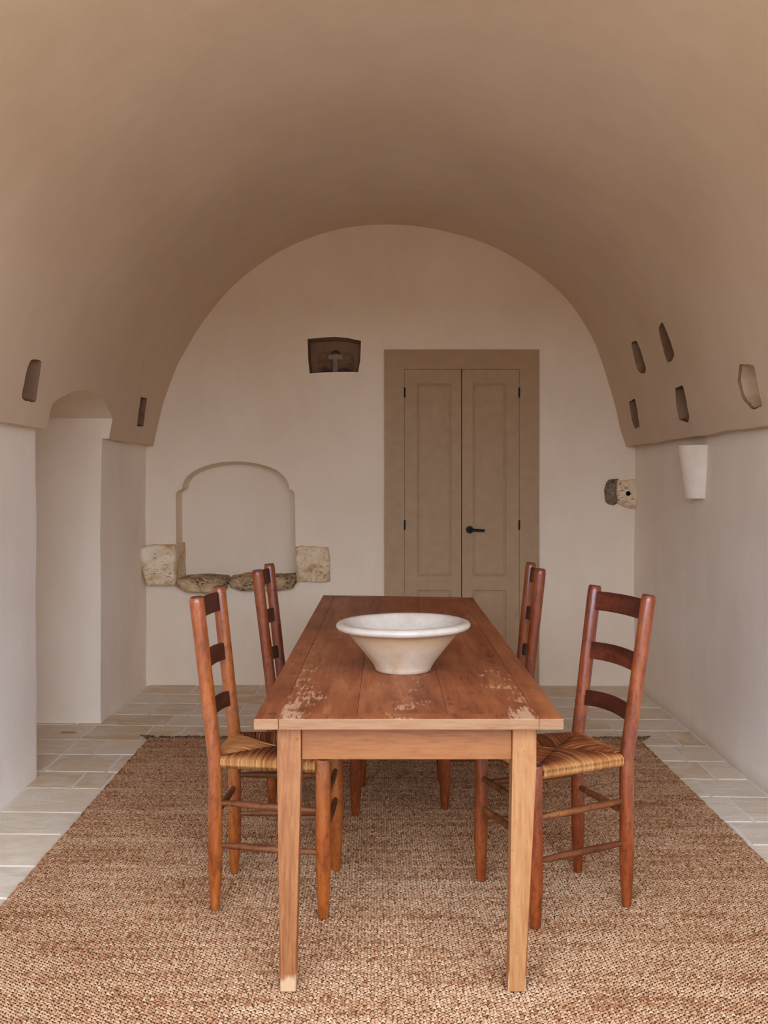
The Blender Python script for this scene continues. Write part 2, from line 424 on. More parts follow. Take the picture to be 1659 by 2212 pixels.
def wall_slab(name, xin, xout, label):
    def fr(u, v):
        y = Y0 + u * (Y1 - Y0); z = -0.05 + v * (ZS + 0.07)
        return (xin + 0.010 * nz((xin, y, z), 1.6, 2.0) + 0.003 * nz((xin, y, z), 6, 4.0), y, z)
    def bk(u, v): return (xout, Y0 + u * (Y1 - Y0), -0.05 + v * (ZS + 0.07))
    V, F = grid_slab(61, 15, fr, bk)
    return tag(obj(name, pydata(V, F), 'side'), label, 'wall', kind='structure')
wall_left = wall_slab('wall_left', XL, -2.7, 'pale plastered side wall with a tall arched passage')
wall_right = wall_slab('wall_right', XR, 2.7, 'pale plastered side wall carrying the white sconce')

# arched passage cut through left wall and vault
NY0, NY1, NSP, NCR = 4.86, 5.965, 1.785, 1.895
def arch_cutter(x0, x1, grow=0.0):
    half = (NY1 - NY0) / 2 + grow; rise = NCR - NSP; R = (half * half + rise * rise) / (2 * rise); cy = (NY0 + NY1) / 2; cz = NCR - R
    a = math.asin(half / R)
    prof = [(NY0 - grow, -0.3)] + [(cy + R * math.sin(t), cz + R * math.cos(t)) for t in np.linspace(-a, a, 25)] + [(NY1 + grow, -0.3)]
    n = len(prof)
    V = [(x0, y, z) for y, z in prof] + [(x1, y, z) for y, z in prof]
    F = [tuple(range(n))[::-1], tuple(range(n, 2 * n))] + [(i, (i + 1) % n, n + (i + 1) % n, n + i) for i in range(n)]
    return obj('cutter', pydata(V, F, False), 'plaster')

# put-log holes in the vault: outline (y, z) on the vault surface, right side?, depth
SLOTS = [
 ([(4.452, 1.947), (4.512, 1.957), (4.576, 1.957), (4.588, 1.94), (4.602, 1.893), (4.61, 1.844), (4.634, 1.777), (4.588, 1.771), (4.498, 1.773), (4.456, 1.774), (4.442, 1.789), (4.44, 1.835), (4.434, 1.889), (4.434, 1.922)], False, 0.16, 'soft-edged hole in the vault before the arched passage'),
 ([(6.476, 1.955), (6.634, 1.956), (6.67, 1.865), (6.702, 1.777), (6.532, 1.772), (6.506, 1.854)], False, 0.20, 'narrow dark hole in the vault beyond the arched passage'),
 ([(6.258, 2.269), (6.12, 2.26), (6.114, 2.208), (6.114, 2.138), (6.114, 2.093), (6.16, 2.068), (6.27, 2.083), (6.302, 2.118), (6.286, 2.196)], True, 0.13, 'slanting round-ended hole in the vault'),
 ([(5.612, 2.265), (5.508, 2.279), (5.494, 2.227), (5.486, 2.166), (5.482, 2.101), (5.548, 2.077), (5.65, 2.073), (5.67, 2.107), (5.658, 2.166), (5.642, 2.224)], True, 0.13, 'topmost hole in the vault with a pointed upper end'),
 ([(5.652, 1.932), (5.5, 1.933), (5.488, 1.856), (5.5, 1.762), (5.556, 1.736), (5.702, 1.76), (5.682, 1.859)], True, 0.13, 'hole above the sconce with broken plaster at its top'),
 ([(6.684, 1.939), (6.514, 1.949), (6.51, 1.883), (6.542, 1.77), (6.67, 1.761), (6.7, 1.815)], True, 0.13, 'small dark hole just above the springing ledge'),
 ([(4.586, 1.944), (4.414, 1.92), (4.416, 1.848), (4.43, 1.744), (4.562, 1.736), (4.638, 1.789), (4.65, 1.871)], True, 0.09, 'wide pale shallow hole in the vault'),
]
def densify(poly, step):
    out = []
    for a, b in zip(poly, poly[1:] + poly[:1]):
        k = max(1, int(math.hypot(b[0] - a[0], b[1] - a[1]) / step))
        out += [(a[0] + (b[0] - a[0]) * i / k, a[1] + (b[1] - a[1]) * i / k) for i in range(k)]
    return out
def slot_rings(poly, right, depths, jit, seed, shrink=0.0):
    s = 1 if right else -1
    cy = sum(p[0] for p in poly) / len(poly); cz = sum(p[1] for p in poly) / len(poly)
    rings = []
    for d, k in depths:
        ring = []
        for (y, z) in poly:
            j = jit * nz((y, z, d * 4), 28.0, seed)
            y2 = cy + (y - cy) * (1 - k) + j; z2 = cz + (z - cz) * (1 - k) + jit * nz((z, y, d * 4), 31.0, seed + 3)
            x = vault_x(z2, right)
            ring.append((x + s * d, y2, z2 + 0.25 * d))
        rings.append(ring)
    return rings
cutters = [arch_cutter(-1.2, -2.35)]
liners = []
for i, (poly, right, depth, lab) in enumerate(SLOTS):
    P = densify(poly, 0.012); n = len(P)
    for _ in range(2): P = [((a[0] + 2 * b[0] + c[0]) / 4, (a[1] + 2 * b[1] + c[1]) / 4) for a, b, c in zip(P[-1:] + P[:-1], P, P[1:] + P[:1])]
    R = slot_rings(P, right, [(-0.06, -0.0), (0.03, 0.0), (depth + 0.05, 0.02)], 0.006, i * 3.1)
    Vv = [p for r in R for p in r]
    Ff = [tuple(range(n))[::-1], tuple(range(2 * n, 3 * n))] + [(k * n + a, k * n + (a + 1) % n, (k + 1) * n + (a + 1) % n, (k + 1) * n + a) for k in range(2) for a in range(n)]
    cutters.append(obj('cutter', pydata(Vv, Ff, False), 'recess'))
    L = slot_rings(P, right, [(0.008, 0.03), (0.03, 0.05), (depth * .6, 0.08), (depth, 0.22), (depth + 0.01, 0.6)], 0.006 if i in (0, 6) else 0.014, i * 5.3 + 1)
    Vv = [p for r in L for p in r]; m = len(L)
    Ff = [(k * n + a, k * n + (a + 1) % n, (k + 1) * n + (a + 1) % n, (k + 1) * n + a) for k in range(m - 1) for a in range(n)]
    Ff.append(tuple((m - 1) * n + a for a in range(n)))
    me = pydata(Vv, Ff, True, 50); liners.append((me, lab, i == 6))
cut(ceiling, cutters); ceiling.data.set_sharp_from_angle(angle=math.radians(35))
for me, lab, pale in liners:
    me.flip_normals()
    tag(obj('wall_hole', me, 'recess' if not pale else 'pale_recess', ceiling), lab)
cut(wall_left, [arch_cutter(-1.2, -2.36, 0.003)]); wall_left.data.set_sharp_from_angle(angle=math.radians(35))

# back wall with arched niche and small niche for the cross
def bw(u, v):
    x = -2.0 + 4.05 * u; z = -0.05 + 3.5 * v
    return (x, YB + 0.008 * nz((x, 0, z), 1.5, 6.0) + 0.003 * nz((x, 0, z), 6.0, 2.0), z)
V, F = grid_slab(55, 47, bw, lambda u, v: (-2.0 + 4.05 * u, YB + 0.7, -0.05 + 3.5 * v))
wall_back = tag(obj('wall_back', pydata(V, F), 'plaster'), 'plastered end wall with arched niche, door and small cross niche', 'wall', kind='structure')
def prism_cutter(front, back, y0, y1, mat):
    n = len(front)
    V = [(x, y0, z) for x, z in front] + [(x, y1, z) for x, z in back]
    F = [tuple(range(n))[::-1], tuple(range(n, 2 * n))] + [(i, (i + 1) % n, n + (i + 1) % n, n + i) for i in range(n)]
    return obj('cutter', pydata(V, F, False), mat)
def niche_profile(dz, dx):
    xl, xr, zs, zc, zb = -1.463 + dx, -0.638 - 0.0, 1.345, 1.556 - dz, 0.70
    pr = [(xl, zb), (xl - 0.004, zs - 0.01), (xl + 0.012, zs + 0.006), (xl + 0.040, zs + 0.022)]
    cx = (xl + xr) / 2; hw = (xr - xl) / 2 - 0.040
    for t in np.linspace(math.pi, 0, 23)[1:-1]:
        pr.append((cx + hw * math.cos(t), zs + 0.022 + (zc - zs - 0.022) * math.sin(t) ** 0.92))
    return pr + [(xr - 0.040, zs + 0.022), (xr - 0.012, zs + 0.006), (xr - 0.002, zs - 0.01), (xr + 0.010, zb)]
CROSS = [(-.551, 2.409), (-.435, 2.420), (-.3545, 2.4236), (-.274, 2.417), (-.177, 2.396), (-.1837, 2.2544), (-.198, 2.177), (-.290, 2.180), (-.435, 2.1754), (-.535, 2.169), (-.5446, 2.2544)]
f0, f1 = niche_profile(0.0, 0.0), niche_profile(0.018, 0.0)
ex = lambda a, b, k: [(p[0] + (p[0] - q[0]) * k, p[1] + (p[1] - q[1]) * k) for p, q in zip(a, b)]
c_back = [(-.37 + (x + .37) * .94, 2.18 + (z - 2.18) * .93 + 0.004) for x, z in CROSS]
cut(wall_back, [prism_cutter(ex(f0, f1, 0.45), f1, YB - 0.1, YB + 0.22, 'plaster'),
                prism_cutter(ex(CROSS, c_back, 0.6), c_back, YB - 0.08, YB + 0.13, 'recess'),
                obj('cutter', pydata(*tube([(1.672, 6.9, 1.333), (1.672, 7.25, 1.333)], 0.019, 16), False), 'gap_shade'),
                obj('cutter', from_bm(box(-0.008, 1.053, YB - 0.1, YB + 0.08, -0.2, 2.324)), 'plaster')])
wall_back.data.set_sharp_from_angle(angle=math.radians(35))

# wall behind the camera with the open doorway that lights the room
a0, a1, ah = OPEN
wf = bmesh.new()
bm = bmesh.new()
for (x0, x1, z0, z1) in ((-2.7, a0, -0.05, 4.2), (a1, 2.7, -0.05, 4.2), (a0, a1, ah, 4.2)):
    b = box(x0, x1, FRONT_Y - 0.4, FRONT_Y, z0, z1)
    me = bpy.data.meshes.new('t'); b.to_mesh(me); b.free(); bm.from_mesh(me); bpy.data.meshes.remove(me)
wf.free()
tag(obj('wall_front', from_bm(bm), 'plaster'), 'plastered end wall with a wide open doorway', 'wall', kind='structure')
tag(obj('ground', from_bm(box(-40, 40, -40, 40, -0.40, -0.21)), 'terrace'), 'red-brown earth yard outside the open doorway', 'ground', kind='structure')

tag(obj('light_blocker', from_bm(box(-16, 16, -10.0, -9.0, -0.21, 2.2)), 'light_blocker'), 'dark unseen block added outside the doorway to cut low daylight', 'light_blocker', kind='structure')  # added out of view to hold back low daylight under the table

# ------------------------------------------------------------------ floor of limestone slabs
floor = tag(obj('floor', from_bm(box(-2.7, 2.7, FRONT_Y - 0.4, YB + 0.3, -0.2, -0.004)), 'grout'), 'pale limestone slab floor with wide light joints', 'floor', kind='structure')
ROWS = [7.16, 6.779, 6.503, 6.179, 5.909, 5.573, 5.276, 4.963, 4.693, 4.352, 4.083, 3.742, 3.454]
while ROWS[-1] > FRONT_Y - 0.3: ROWS.append(ROWS[-1] - rnd.uniform(0.27, 0.34))
JOINTS = {4: [-1.69, -1.35, -1.155], 5: [-1.679, -1.521], 6: [-1.678, -1.366], 7: [-1.459, -1.32], 8: [-1.56], 9: [-1.297], 2: [-1.44, -1.2, -0.9], 1: [-1.50, -1.15], 3: [-1.28]}
RIGHT = {1: 1.20, 2: 1.45, 3: 1.30, 4: 1.585, 5: 1.522, 6: 1.573, 7: 1.458, 8: 1.53, 9: 1.425, 10: 1.56, 11: 1.46}
SK = -0.042
RUG = dict(x0=-1.28, x1=1.385, y0=1.9, y1=5.58)
for r in range(len(ROWS) - 1):
    yt, yb = ROWS[r], ROWS[r + 1]
    inn = yb < NY1 and yt > NY0
    xs = [-2.34 if inn else -1.66]
    fixed = [x for x in JOINTS.get(r, []) if x > xs[0] + 0.1]
    if inn and fixed and fixed[0] - xs[0] > 0.6: xs.append((fixed[0] + xs[0]) / 2)
    xs += fixed
    rj = RIGHT.get(r, rnd.uniform(1.3, 1.55))
    while xs[-1] < rj - 0.68: xs.append(xs[-1] + rnd.uniform(0.32, 0.60))
    if rj - xs[-1] > 0.45: xs.append((xs[-1] + rj) / 2 + rnd.uniform(-0.05, 0.05))
    xs += [rj, 1.718]
    for xa, xb in zip(xs[:-1], xs[1:]):
        if xa > RUG['x0'] + 0.08 and xb < RUG['x1'] - 0.08 and yt < RUG['y1'] - 0.15 and yb > RUG['y0'] + 0.1: continue
        g = 0.007
        out = []
        cs = [(xa + g, yb + g), (xb - g, yb + g), (xb - g, yt - g), (xa + g, yt - g)]
        for (x, y), (x2, y2) in zip(cs, cs[1:] + cs[:1]):
            for k in range(8):
                t = k / 8; px, py = x + (x2 - x) * t, y + (y2 - y) * t
                py += SK * (px + 1.4)
                ox, oy = px, py
                px += 0.006 * nz((ox, oy, r), 6) + 0.005 * nz((ox, oy, r), 26, 2); py += 0.006 * nz((oy, ox, r), 6, 4) + 0.005 * nz((oy, ox, r), 26, 6)
                out.append((px, py))
        mx = sum(p[0] for p in out) / 32; my = sum(p[1] for p in out) / 32
        hh = rnd.uniform(-0.0012, 0.0)
        rings = []
        for k, z in ((0.0, -0.02), (0.0, -0.003), (0.004, 0.0)):
            rings.append([((x - mx) * (1 - k * 4) , (y - my) * (1 - k * 6), z + (hh if z == 0 else 0)) for x, y in out])
        Vt = [p for R in rings for p in R]
        Ft = [tuple(range(64, 96))] + [(k * 32 + a, k * 32 + (a + 1) % 32, (k + 1) * 32 + (a + 1) % 32, (k + 1) * 32 + a) for k in range(2) for a in range(32)]
        t = obj('tile', pydata(Vt, Ft, False), 'tile', floor); t.location = (mx, my, 0)

# ------------------------------------------------------------------ jute rug
RZ = 0.0162
rug = thing('rug', 'large brown woven jute rug with frayed far edge under the table', 'rug', (0.05, 3.6, 0))
def rug_x(x, y): return x - 0.0125 * (y - 4.4)
bm = bmesh.new()
q = [(RUG['x0'], RUG['y0']), (RUG['x1'], RUG['y0']), (RUG['x1'], RUG['y1'] - 0.02), (RUG['x0'], RUG['y1'])]
q = [(rug_x(x, y) - 0.05, y - 3.6) for x, y in q]
bm.free()
obj('backing', from_bm(hexa([(x, y, 0.0005) for x, y in q] + [(x, y, 0.0065) for x, y in q])), 'jute_base', rug)
rs = np.random.RandomState(3)
PX, PY = 0.0196, 0.0069
ys = np.arange(RUG['y0'], RUG['y1'], PY)
cx, cy, la, wb, hh, ang, tone = [], [], [], [], [], [], []
for k, y in enumerate(ys):
    xs = np.arange(RUG['x0'] + 0.006 + (k % 2) * PX / 2, RUG['x1'] - 0.003, PX)
    n = len(xs)
    cx.append(xs - 0.0125 * (y - 4.4) + rs.normal(0, 0.0013, n)); cy.append(np.full(n, y) + 0.004 * np.sin(xs * 3.1 + k * .02) + rs.normal(0, 0.0007, n))
    la.append(np.full(n, 0.0074) * rs.uniform(0.8, 1.2, n)); wb.append(np.full(n, 0.0030) * rs.uniform(0.75, 1.2, n))
    hh.append(np.full(n, 0.0100) * rs.uniform(0.7, 1.05, n)); ang.append(rs.normal(0.06 if k % 2 else -0.06, 0.15, n))
    tone.append(np.clip(rs.normal(0.5, 0.11, n) + rs.normal(0, 0.05), 0, 1))
for side in (RUG['x0'], RUG['x1']):                       # selvedge loops
    yy = np.arange(RUG['y0'], RUG['y1'] - 0.01, 0.0140); n = len(yy)
    cx.append(side - 0.0125 * (yy - 4.4) + rs.normal(0, 0.0018, n)); cy.append(yy)
    la.append(np.full(n, 0.011) * rs.uniform(0.8, 1.2, n)); wb.append(np.full(n, 0.0065) * rs.uniform(0.8, 1.1, n))
    hh.append(np.full(n, 0.0100) * rs.uniform(0.8, 1.0, n)); ang.append(rs.normal(0.35, 0.2, n)); tone.append(np.clip(rs.normal(0.42, 0.15, n), 0, 1))
cx, cy, la, wb, hh, ang, tone = (np.concatenate(a) for a in (cx, cy, la, wb, hh, ang, tone))
n = len(cx)
us = np.linspace(-1, 1, 7); vs = np.array([-1, 0, 1.0])
U, W = np.meshgrid(us, vs, indexing='ij'); U = U.ravel(); W = W.ravel()
zz = np.where(W == 0, 1.0, 0.45) * (1 - 0.95 * U ** 2)
bend = 1.0 * (1 - U ** 2)                                # loops arch away from the near side
lx = la[:, None] * U[None]; ly = wb[:, None] * (W * (1 - 0.25 * U ** 2) + bend)[None]
c, s = np.cos(ang)[:, None], np.sin(ang)[:, None]
co = np.empty((n, 21, 3))
co[..., 0] = cx[:, None] + c * lx - s * ly - 0.05
co[..., 1] = cy[:, None] + s * lx + c * ly - 3.6
co[..., 2] = np.minimum(0.0052 + hh[:, None] * zz[None], 0.0161)
quads = np.array([(i * 3 + j, (i + 1) * 3 + j, (i + 1) * 3 + j + 1, i * 3 + j + 1) for i in range(6) for j in range(2)])
idx = (np.arange(n)[:, None, None] * 21 + quads[None]).reshape(-1)
me = bpy.data.meshes.new('weave')
me.vertices.add(n * 21); me.vertices.foreach_set('co', co.reshape(-1))
nf = n * 12
me.loops.add(nf * 4); me.loops.foreach_set('vertex_index', idx.astype(np.int32))
me.polygons.add(nf); me.polygons.foreach_set('loop_start', (np.arange(nf) * 4).astype(np.int32))
me.polygons.foreach_set('use_smooth', np.ones(nf, dtype=bool))
me.update(calc_edges=True)
at = me.attributes.new('tone', 'FLOAT', 'POINT'); at.data.foreach_set('value', np.repeat(tone, 21).astype(np.float32))
tag(obj('weave', me, 'jute', rug), kind='stuff')
# frayed fringe on the far edge
V, F, T = [], [], []
x = RUG['x0'] - 0.01
while x < RUG['x1'] + 0.015:
    ln = rnd.uniform(0.045, 0.085); lean = rnd.uniform(-0.5, 0.7); y = RUG['y1'] - 0.02 - (x - RUG['x0']) * 0.008
    if x < RUG['x0'] + 0.03: lean -= 0.6; ln += 0.012
    if x > RUG['x1'] - 0.03: lean += 0.6; ln += 0.012
    r0 = rnd.uniform(0.0036, 0.0060)
    xx = rug_x(x, y) - 0.05; b = len(V)
    pts = [(xx + lean * ln * t + 0.006 * math.sin(t * 5 + x * 90), y - 3.6 + ln * t, 0.0072 + 0.0025 * math.sin(t * 3.0) * rnd.uniform(0.3, 1)) for t in (0, .3, .65, 1)]
    tube(pts, [r0, r0 * 1.1, r0 * 0.9, r0 * 0.3], 5, True, V, F)
    T += [rnd.random()] * (len(V) - b)
    x += rnd.uniform(0.0028, 0.0058)
me = pydata(V, F); me.attributes.new('tone', 'FLOAT', 'POINT').data.foreach_set('value', T)
tag(obj('fringe', me, 'fringe', rug), 'dark frayed fringe', kind='stuff')

# ------------------------------------------------------------------ table
TX0, TX1, TY0, TZ = -0.357, 0.476, 2.734, 0.775
TYL, TYR = 5.74, 5.62                                     # far end is cut a little askew
TT = 0.030
TC = ((TX0 + TX1) / 2, 4.2, RZ)
table = thing('dining_table', 'long worn honey-brown wooden farmhouse table with tapered legs', 'table', TC)
def loc(p): return (p[0] - TC[0], p[1] - TC[1], p[2] - TC[2])
def yfar(x): return TYL + (TYR - TYL) * (x - TX0) / (TX1 - TX0)
def plank(name, xa, xb, ya, yb, far=True, dz=0.0, bevel=0.002, edge=True):
    y2 = (lambda x: yfar(x) + yb) if far else (lambda x: yb)
    ring = [(xa, ya), (xb, ya), (xb, y2(xb)), (xa, y2(xa))]
    bm = hexa([loc((x, y, TZ - TT)) for x, y in ring] + [loc((x, y, TZ + dz)) for x, y in ring], bevel, 2)
    bm.normal_update()
    for f in bm.faces:
        if abs(f.normal.y) > 0.8 and edge: f.material_index = 1
    return obj(name, from_bm(bm), ['top', 'edge'], table)
BW = 0.066
plank('side_board', TX0, TX0 + BW - 0.0004, TY0, 0.0, bevel=0.0026)
plank('side_board', TX1 - BW + 0.0004, TX1, TY0, 0.0, bevel=0.0026)
plank('end_board', TX0 + BW + 0.0006, TX1 - BW - 0.0006, TY0, TY0 + 0.064, far=False, bevel=0.0026)
def far_end():
    xa, xb = TX0 + BW + 0.0006, TX1 - BW - 0.0006
    ring = [(xa, yfar(xa) - 0.064), (xb, yfar(xb) - 0.064), (xb, yfar(xb)), (xa, yfar(xa))]
    return obj('end_board', from_bm(hexa([loc((x, y, TZ - TT)) for x, y in ring] + [loc((x, y, TZ)) for x, y in ring], 0.003, 2)), ['top'], table)
far_end()
for xa, xb, dz in ((TX0 + BW + .0006, -0.0809, -0.0012), (-0.0801, 0.1676, -0.0006), (0.1684, TX1 - BW - .0006, -0.0015)):
    plank('plank', xa, xb, TY0 + 0.0652, -0.0652, dz=dz, bevel=0.0007, edge=False)
def leg(xt0, xt1, xb0, xb1, yt0, yt1, yb0, yb1, mat, inner):
    zt, zk = TZ - TT - 0.001, 0.63
    f = 0.18
    lay = []
    for (z, k) in ((RZ, 1.0), (zk, 0.06), (zt, 0.0)):
        xa, xb = xt0 + (xb0 - xt0) * k, xt1 + (xb1 - xt1) * k
        ya, yb = yt0 + (yb0 - yt0) * k, yt1 + (yb1 - yt1) * k
        lay.append([loc((xa, ya, z)), loc((xb, ya, z)), loc((xb, yb, z)), loc((xa, yb, z))])
    bm = bmesh.new(); v = [[bm.verts.new(p) for p in r] for r in lay]
    bm.faces.new(v[0][::-1]); bm.faces.new(v[2])
    for k in range(2):
        for a in range(4): bm.faces.new((v[k][a], v[k][(a + 1) % 4], v[k + 1][(a + 1) % 4], v[k + 1][a]))
    ed = [e for e in bm.edges if abs((e.verts[0].co - e.verts[1].co).normalized().z) > 0.8]
    bmesh.ops.bevel(bm, geom=ed, offset=0.004, segments=2, affect='EDGES', profile=0.5)
    bm.normal_update()
    for f in bm.faces:
        if abs(f.normal.z) < 0.5 and max(abs(f.normal.x), abs(f.normal.y)) < 0.97: f.material_index = 1
    return obj('leg', from_bm(bm), [mat, 'leg_edge'], table)
LY = 2.788
l1 = leg(-0.300, -0.234, -0.292, -0.248, LY, LY + 0.066, LY, LY + 0.045, 'table', 1)
l2 = leg(0.345, 0.412, 0.332, 0.381, LY, LY + 0.066, LY, LY + 0.045, 'wormy', -1)
leg(-0.300, -0.234, -0.290, -0.248, 5.58, 5.646, 5.60, 5.646, 'table', 1)
leg(0.350, 0.416, 0.362, 0.406, 5.50, 5.566, 5.52, 5.566, 'table', -1)
org = TC
obj('apron', from_bm(box(-0.2335, 0.3445, LY + 0.012, LY + 0.034, 0.648, TZ - TT - 0.001, 0.0015, 1, org)), 'table_x', table)
obj('apron', from_bm(box(-0.2335, 0.3495, 5.525, 5.547, 0.648, TZ - TT - 0.001, 0.0015, 1, org)), 'table_x', table)
obj('apron', from_bm(box(-0.288, -0.266, LY + 0.067, 5.579, 0.648, TZ - TT - 0.001, 0.0015, 1, org)), 'table', table)
obj('apron', from_bm(box(0.380, 0.402, LY + 0.067, 5.499, 0.648, TZ - TT - 0.001, 0.0015, 1, org)), 'table', table)
V, F = tube([(-0.2455 - TC[0], LY - 0.0012 - TC[1], 0.706 - TC[2]), (-0.2455 - TC[0], LY + 0.004 - TC[1], 0.706 - TC[2])], 0.0042, 12)
tag(obj('peg', pydata(V, F, False), 'table_x', l1), 'round dowel end')

# ------------------------------------------------------------------ ladder-back chairs
def make_chair(label, loc_, rot, wood, lean=0.062, seed=0, gold=(), height=1.022):
    t = thing('dining_chair', label, 'chair', loc_, rot, 'ladder-back chairs with rush seats around the table')
    r = random.Random(seed)
    bx, by, fx, fy, sz = -0.18, 0.157, 0.18, 0.202, 0.488
    def post_xy(z, s):
        k = max(0.0, z - sz) / (height - sz)
        return Vector((bx - lean * k, s * (by + 0.012 * k), z))
    R = 0.0235
    for s in (-1, 1):
        zs = [0.0, 0.004, 0.05, 0.10, 0.15, 0.25, 0.35, sz, 0.62, 0.75, 0.88, height - 0.02, height - 0.005, height]
        rr = [0.0135, 0.0150, 0.0180, 0.0215, R, R, R, R, R, R * 1.0, R * 1.01, R * 1.03, R * 0.97, R * 0.80]
        V, F = tube([post_xy(z, s) + Vector((0.0015 * nz((z, s, seed), 4), 0.0015 * nz((s, z, seed), 4), 0)) for z in zs], [a * (1 + 0.05 * nz((z, s, seed), 7)) for a, z in zip(rr, zs)], 20)
        me = pydata(V, F, True, 50)
        me.materials.append(MAT[wood]); me.materials.append(MAT['cap'])
        for p in me.polygons:
            if p.center.z > height - 0.004: p.material_index = 1
        obj('back_post', me, None, t)
        zs = [0.0, 0.004, 0.05, 0.10, 0.15, 0.25, 0.36, 0.45, 0.502, 0.508, 0.510]
        rr = [0.0150, 0.0165, 0.0195, 0.0225, R * 1.02, R * 1.03, R * 1.03, R * 1.02, R, R * 0.95, R * 0.8]
        V, F = tube([(fx + 0.0015 * nz((z, s, seed), 4, 3), s * fy + 0.0015 * nz((s, z, seed), 4, 3), z) for z in zs], [a * (1 + 0.05 * nz((z, s, seed), 7, 5)) for a, z in zip(rr, zs)], 20)
        me = pydata(V, F, True, 50)
        me.materials.append(MAT[wood]); me.materials.append(MAT['cap'])
        for p in me.polygons:
            if p.center.z > 0.5065: p.material_index = 1
        obj('front_leg', me, None, t)
    # slats, bowed backwards
    for z0, z1, arch in ((0.597, 0.650, 0.010), (0.762, 0.822, 0.006), (0.936, 1.002, 0.002)):
        V, F = [], []; k = 12
        for i in range(k + 1):
            u = -1 + 2 * i / k
            for (z, dx) in ((z0, -1), (z0, 1), (z1, 1), (z1, -1)):
                p = post_xy(z, 1)
                zz_ = z + arch * (1 - u * u)
                V.append((p.x - 0.016 * (1 - u * u) + dx * 0.0055, u * (p.y - 0.006), zz_))
        for i in range(k):
            for a in range(4): F.append((i * 4 + a, i * 4 + (a + 1) % 4, i * 4 + 4 + (a + 1) % 4, i * 4 + 4 + a))
        F += [(3, 2, 1, 0), (k * 4, k * 4 + 1, k * 4 + 2, k * 4 + 3)]
        me = pydata(V, F, False)
        bm = bmesh.new(); bm.from_mesh(me)
        bmesh.ops.bevel(bm, geom=[e for e in bm.edges if e.calc_face_angle(0) > 0.6], offset=0.0022, segments=2, affect='EDGES')
        obj('slat', from_bm(bm, True, 40), 'slat', t)
    # rungs
    def rung(a, b, mid=0.0118, end=0.0085):
        a, b = Vector(a), Vector(b)
        V, F = tube([a.lerp(b, k) + Vector((0, 0, 0.002 * nz((k, seed, a.z), 5))) for k in (0, .06, .2, .4, .6, .8, .94, 1)], [end, end, mid * .93, mid, mid, mid * .93, end, end], 12)
        return obj('rung', pydata(V, F, True, 50), 'rung', t)
    for s in (-1, 1):
        rung((bx, s * by, 0.349), (fx, s * fy, 0.340)); rung((bx, s * by, 0.210), (fx, s * fy, 0.206))
    rung((fx, -fy, 0.362), (fx, fy, 0.362)); rung((fx, -fy, 0.258), (fx, fy, 0.258)); rung((bx, -by, 0.306), (bx, by, 0.306))
    # rush seat
    C = [Vector((bx, -by)), Vector((fx, -fy)), Vector((fx, fy)), Vector((bx, by))]
    ctr = Vector((0.0, 0.0))
    V, F, T = [], [], []
    for side in range(4):                                  # 0 = -y side, 1 front, 2 = +y side, 3 back
        A, B = C[side], C[(side + 1) % 4]; d = (B - A); Ln = d.length; d.normalize()
        nn = Vector((-d.y, d.x))
        if nn.dot(ctr - A) < 0: nn = -nn
        m = int((Ln - 0.044) / 0.0046)
        for i in range(m):
            s_ = 0.022 + (i + 0.5) * (Ln - 0.044) / m
            p = A + d * s_
            best = None
            for E in (A, B):                               # where the strand meets a diagonal
                w = ctr - E; den = nn.x * w.y - nn.y * w.x
                q_ = E - p; k = (q_.x * w.y - q_.y * w.x) / den
                if k > 0 and (best is None or k < best): best = k
            best = max(best, 0.012)
            j = r.uniform(-0.0012, 0.0012)
            P3 = lambda o_, z, jj=0.0: (p.x + nn.x * o_ + d.x * jj, p.y + nn.y * o_ + d.y * jj, z)
            up = 0.006 * min(1, best / 0.15)
            b0 = len(V)
            tube([P3(0.004, 0.4665), P3(-0.009, 0.4655), P3(-0.0145, 0.478), P3(-0.012, 0.492), P3(-0.001, 0.4990), P3(best * .3, 0.5000 + up, j), P3(best * .7, 0.4990 + up, j * 2), P3(best, 0.4950)],
                 [0.0023, 0.0024, 0.00255, 0.00255, 0.0024, 0.0024, 0.0024, 0.0020], 6, False, V, F)
            g = r.uniform(-0.15, 0.15); top = 0.25 + g + (0.32 if side in gold else 0.0)
            if r.random() < 0.08: top += 0.3
            edge = 0.70 + g
            for q_ in (edge - .3, edge - .1, edge, edge, edge * .7 + top * .3, top, top, top - 0.1): T += [max(0, min(1, q_))] * 6
    me = pydata(V, F); me.attributes.new('tone', 'FLOAT', 'POINT').data.foreach_set('value', T)
    seat = tag(obj('rush_seat', me, 'rush', t), 'golden woven rush seat')
    q_ = [(p.x * .97, p.y * .97) for p in C]
    me = from_bm(hexa([(x, y, 0.469) for x, y in q_] + [(x, y, 0.4945) for x, y in q_]))
    me.attributes.new('tone', 'FLOAT', 'POINT').data.foreach_set('value', [0.05] * 8)
    obj('seat_core', me, 'rush', seat)
    return t
def R_(d): return math.radians(d)
make_chair('orange-brown ladder-back chair with rush seat beside the pegged table leg', (-0.372, 3.475, RZ), R_(-3), 'chair_orange', 0.060, 1, gold=(3,))
make_chair('ladder-back chair tucked under the table, nearest the sill stones', (-0.302, 4.485, RZ), R_(-2), 'chair', 0.062, 2)  # redder posts; the darker wood also stands in for shade on the legs
make_chair('red-brown ladder-back chair turned at an angle beside the wormholed table leg', (0.568, 3.440, RZ), R_(180 + 19.5), 'chair', 0.078, 3)
make_chair('red-brown ladder-back chair tucked under the table, nearest the taupe door', (0.432, 4.56, RZ), R_(180 - 1), 'chair', 0.055, 4)

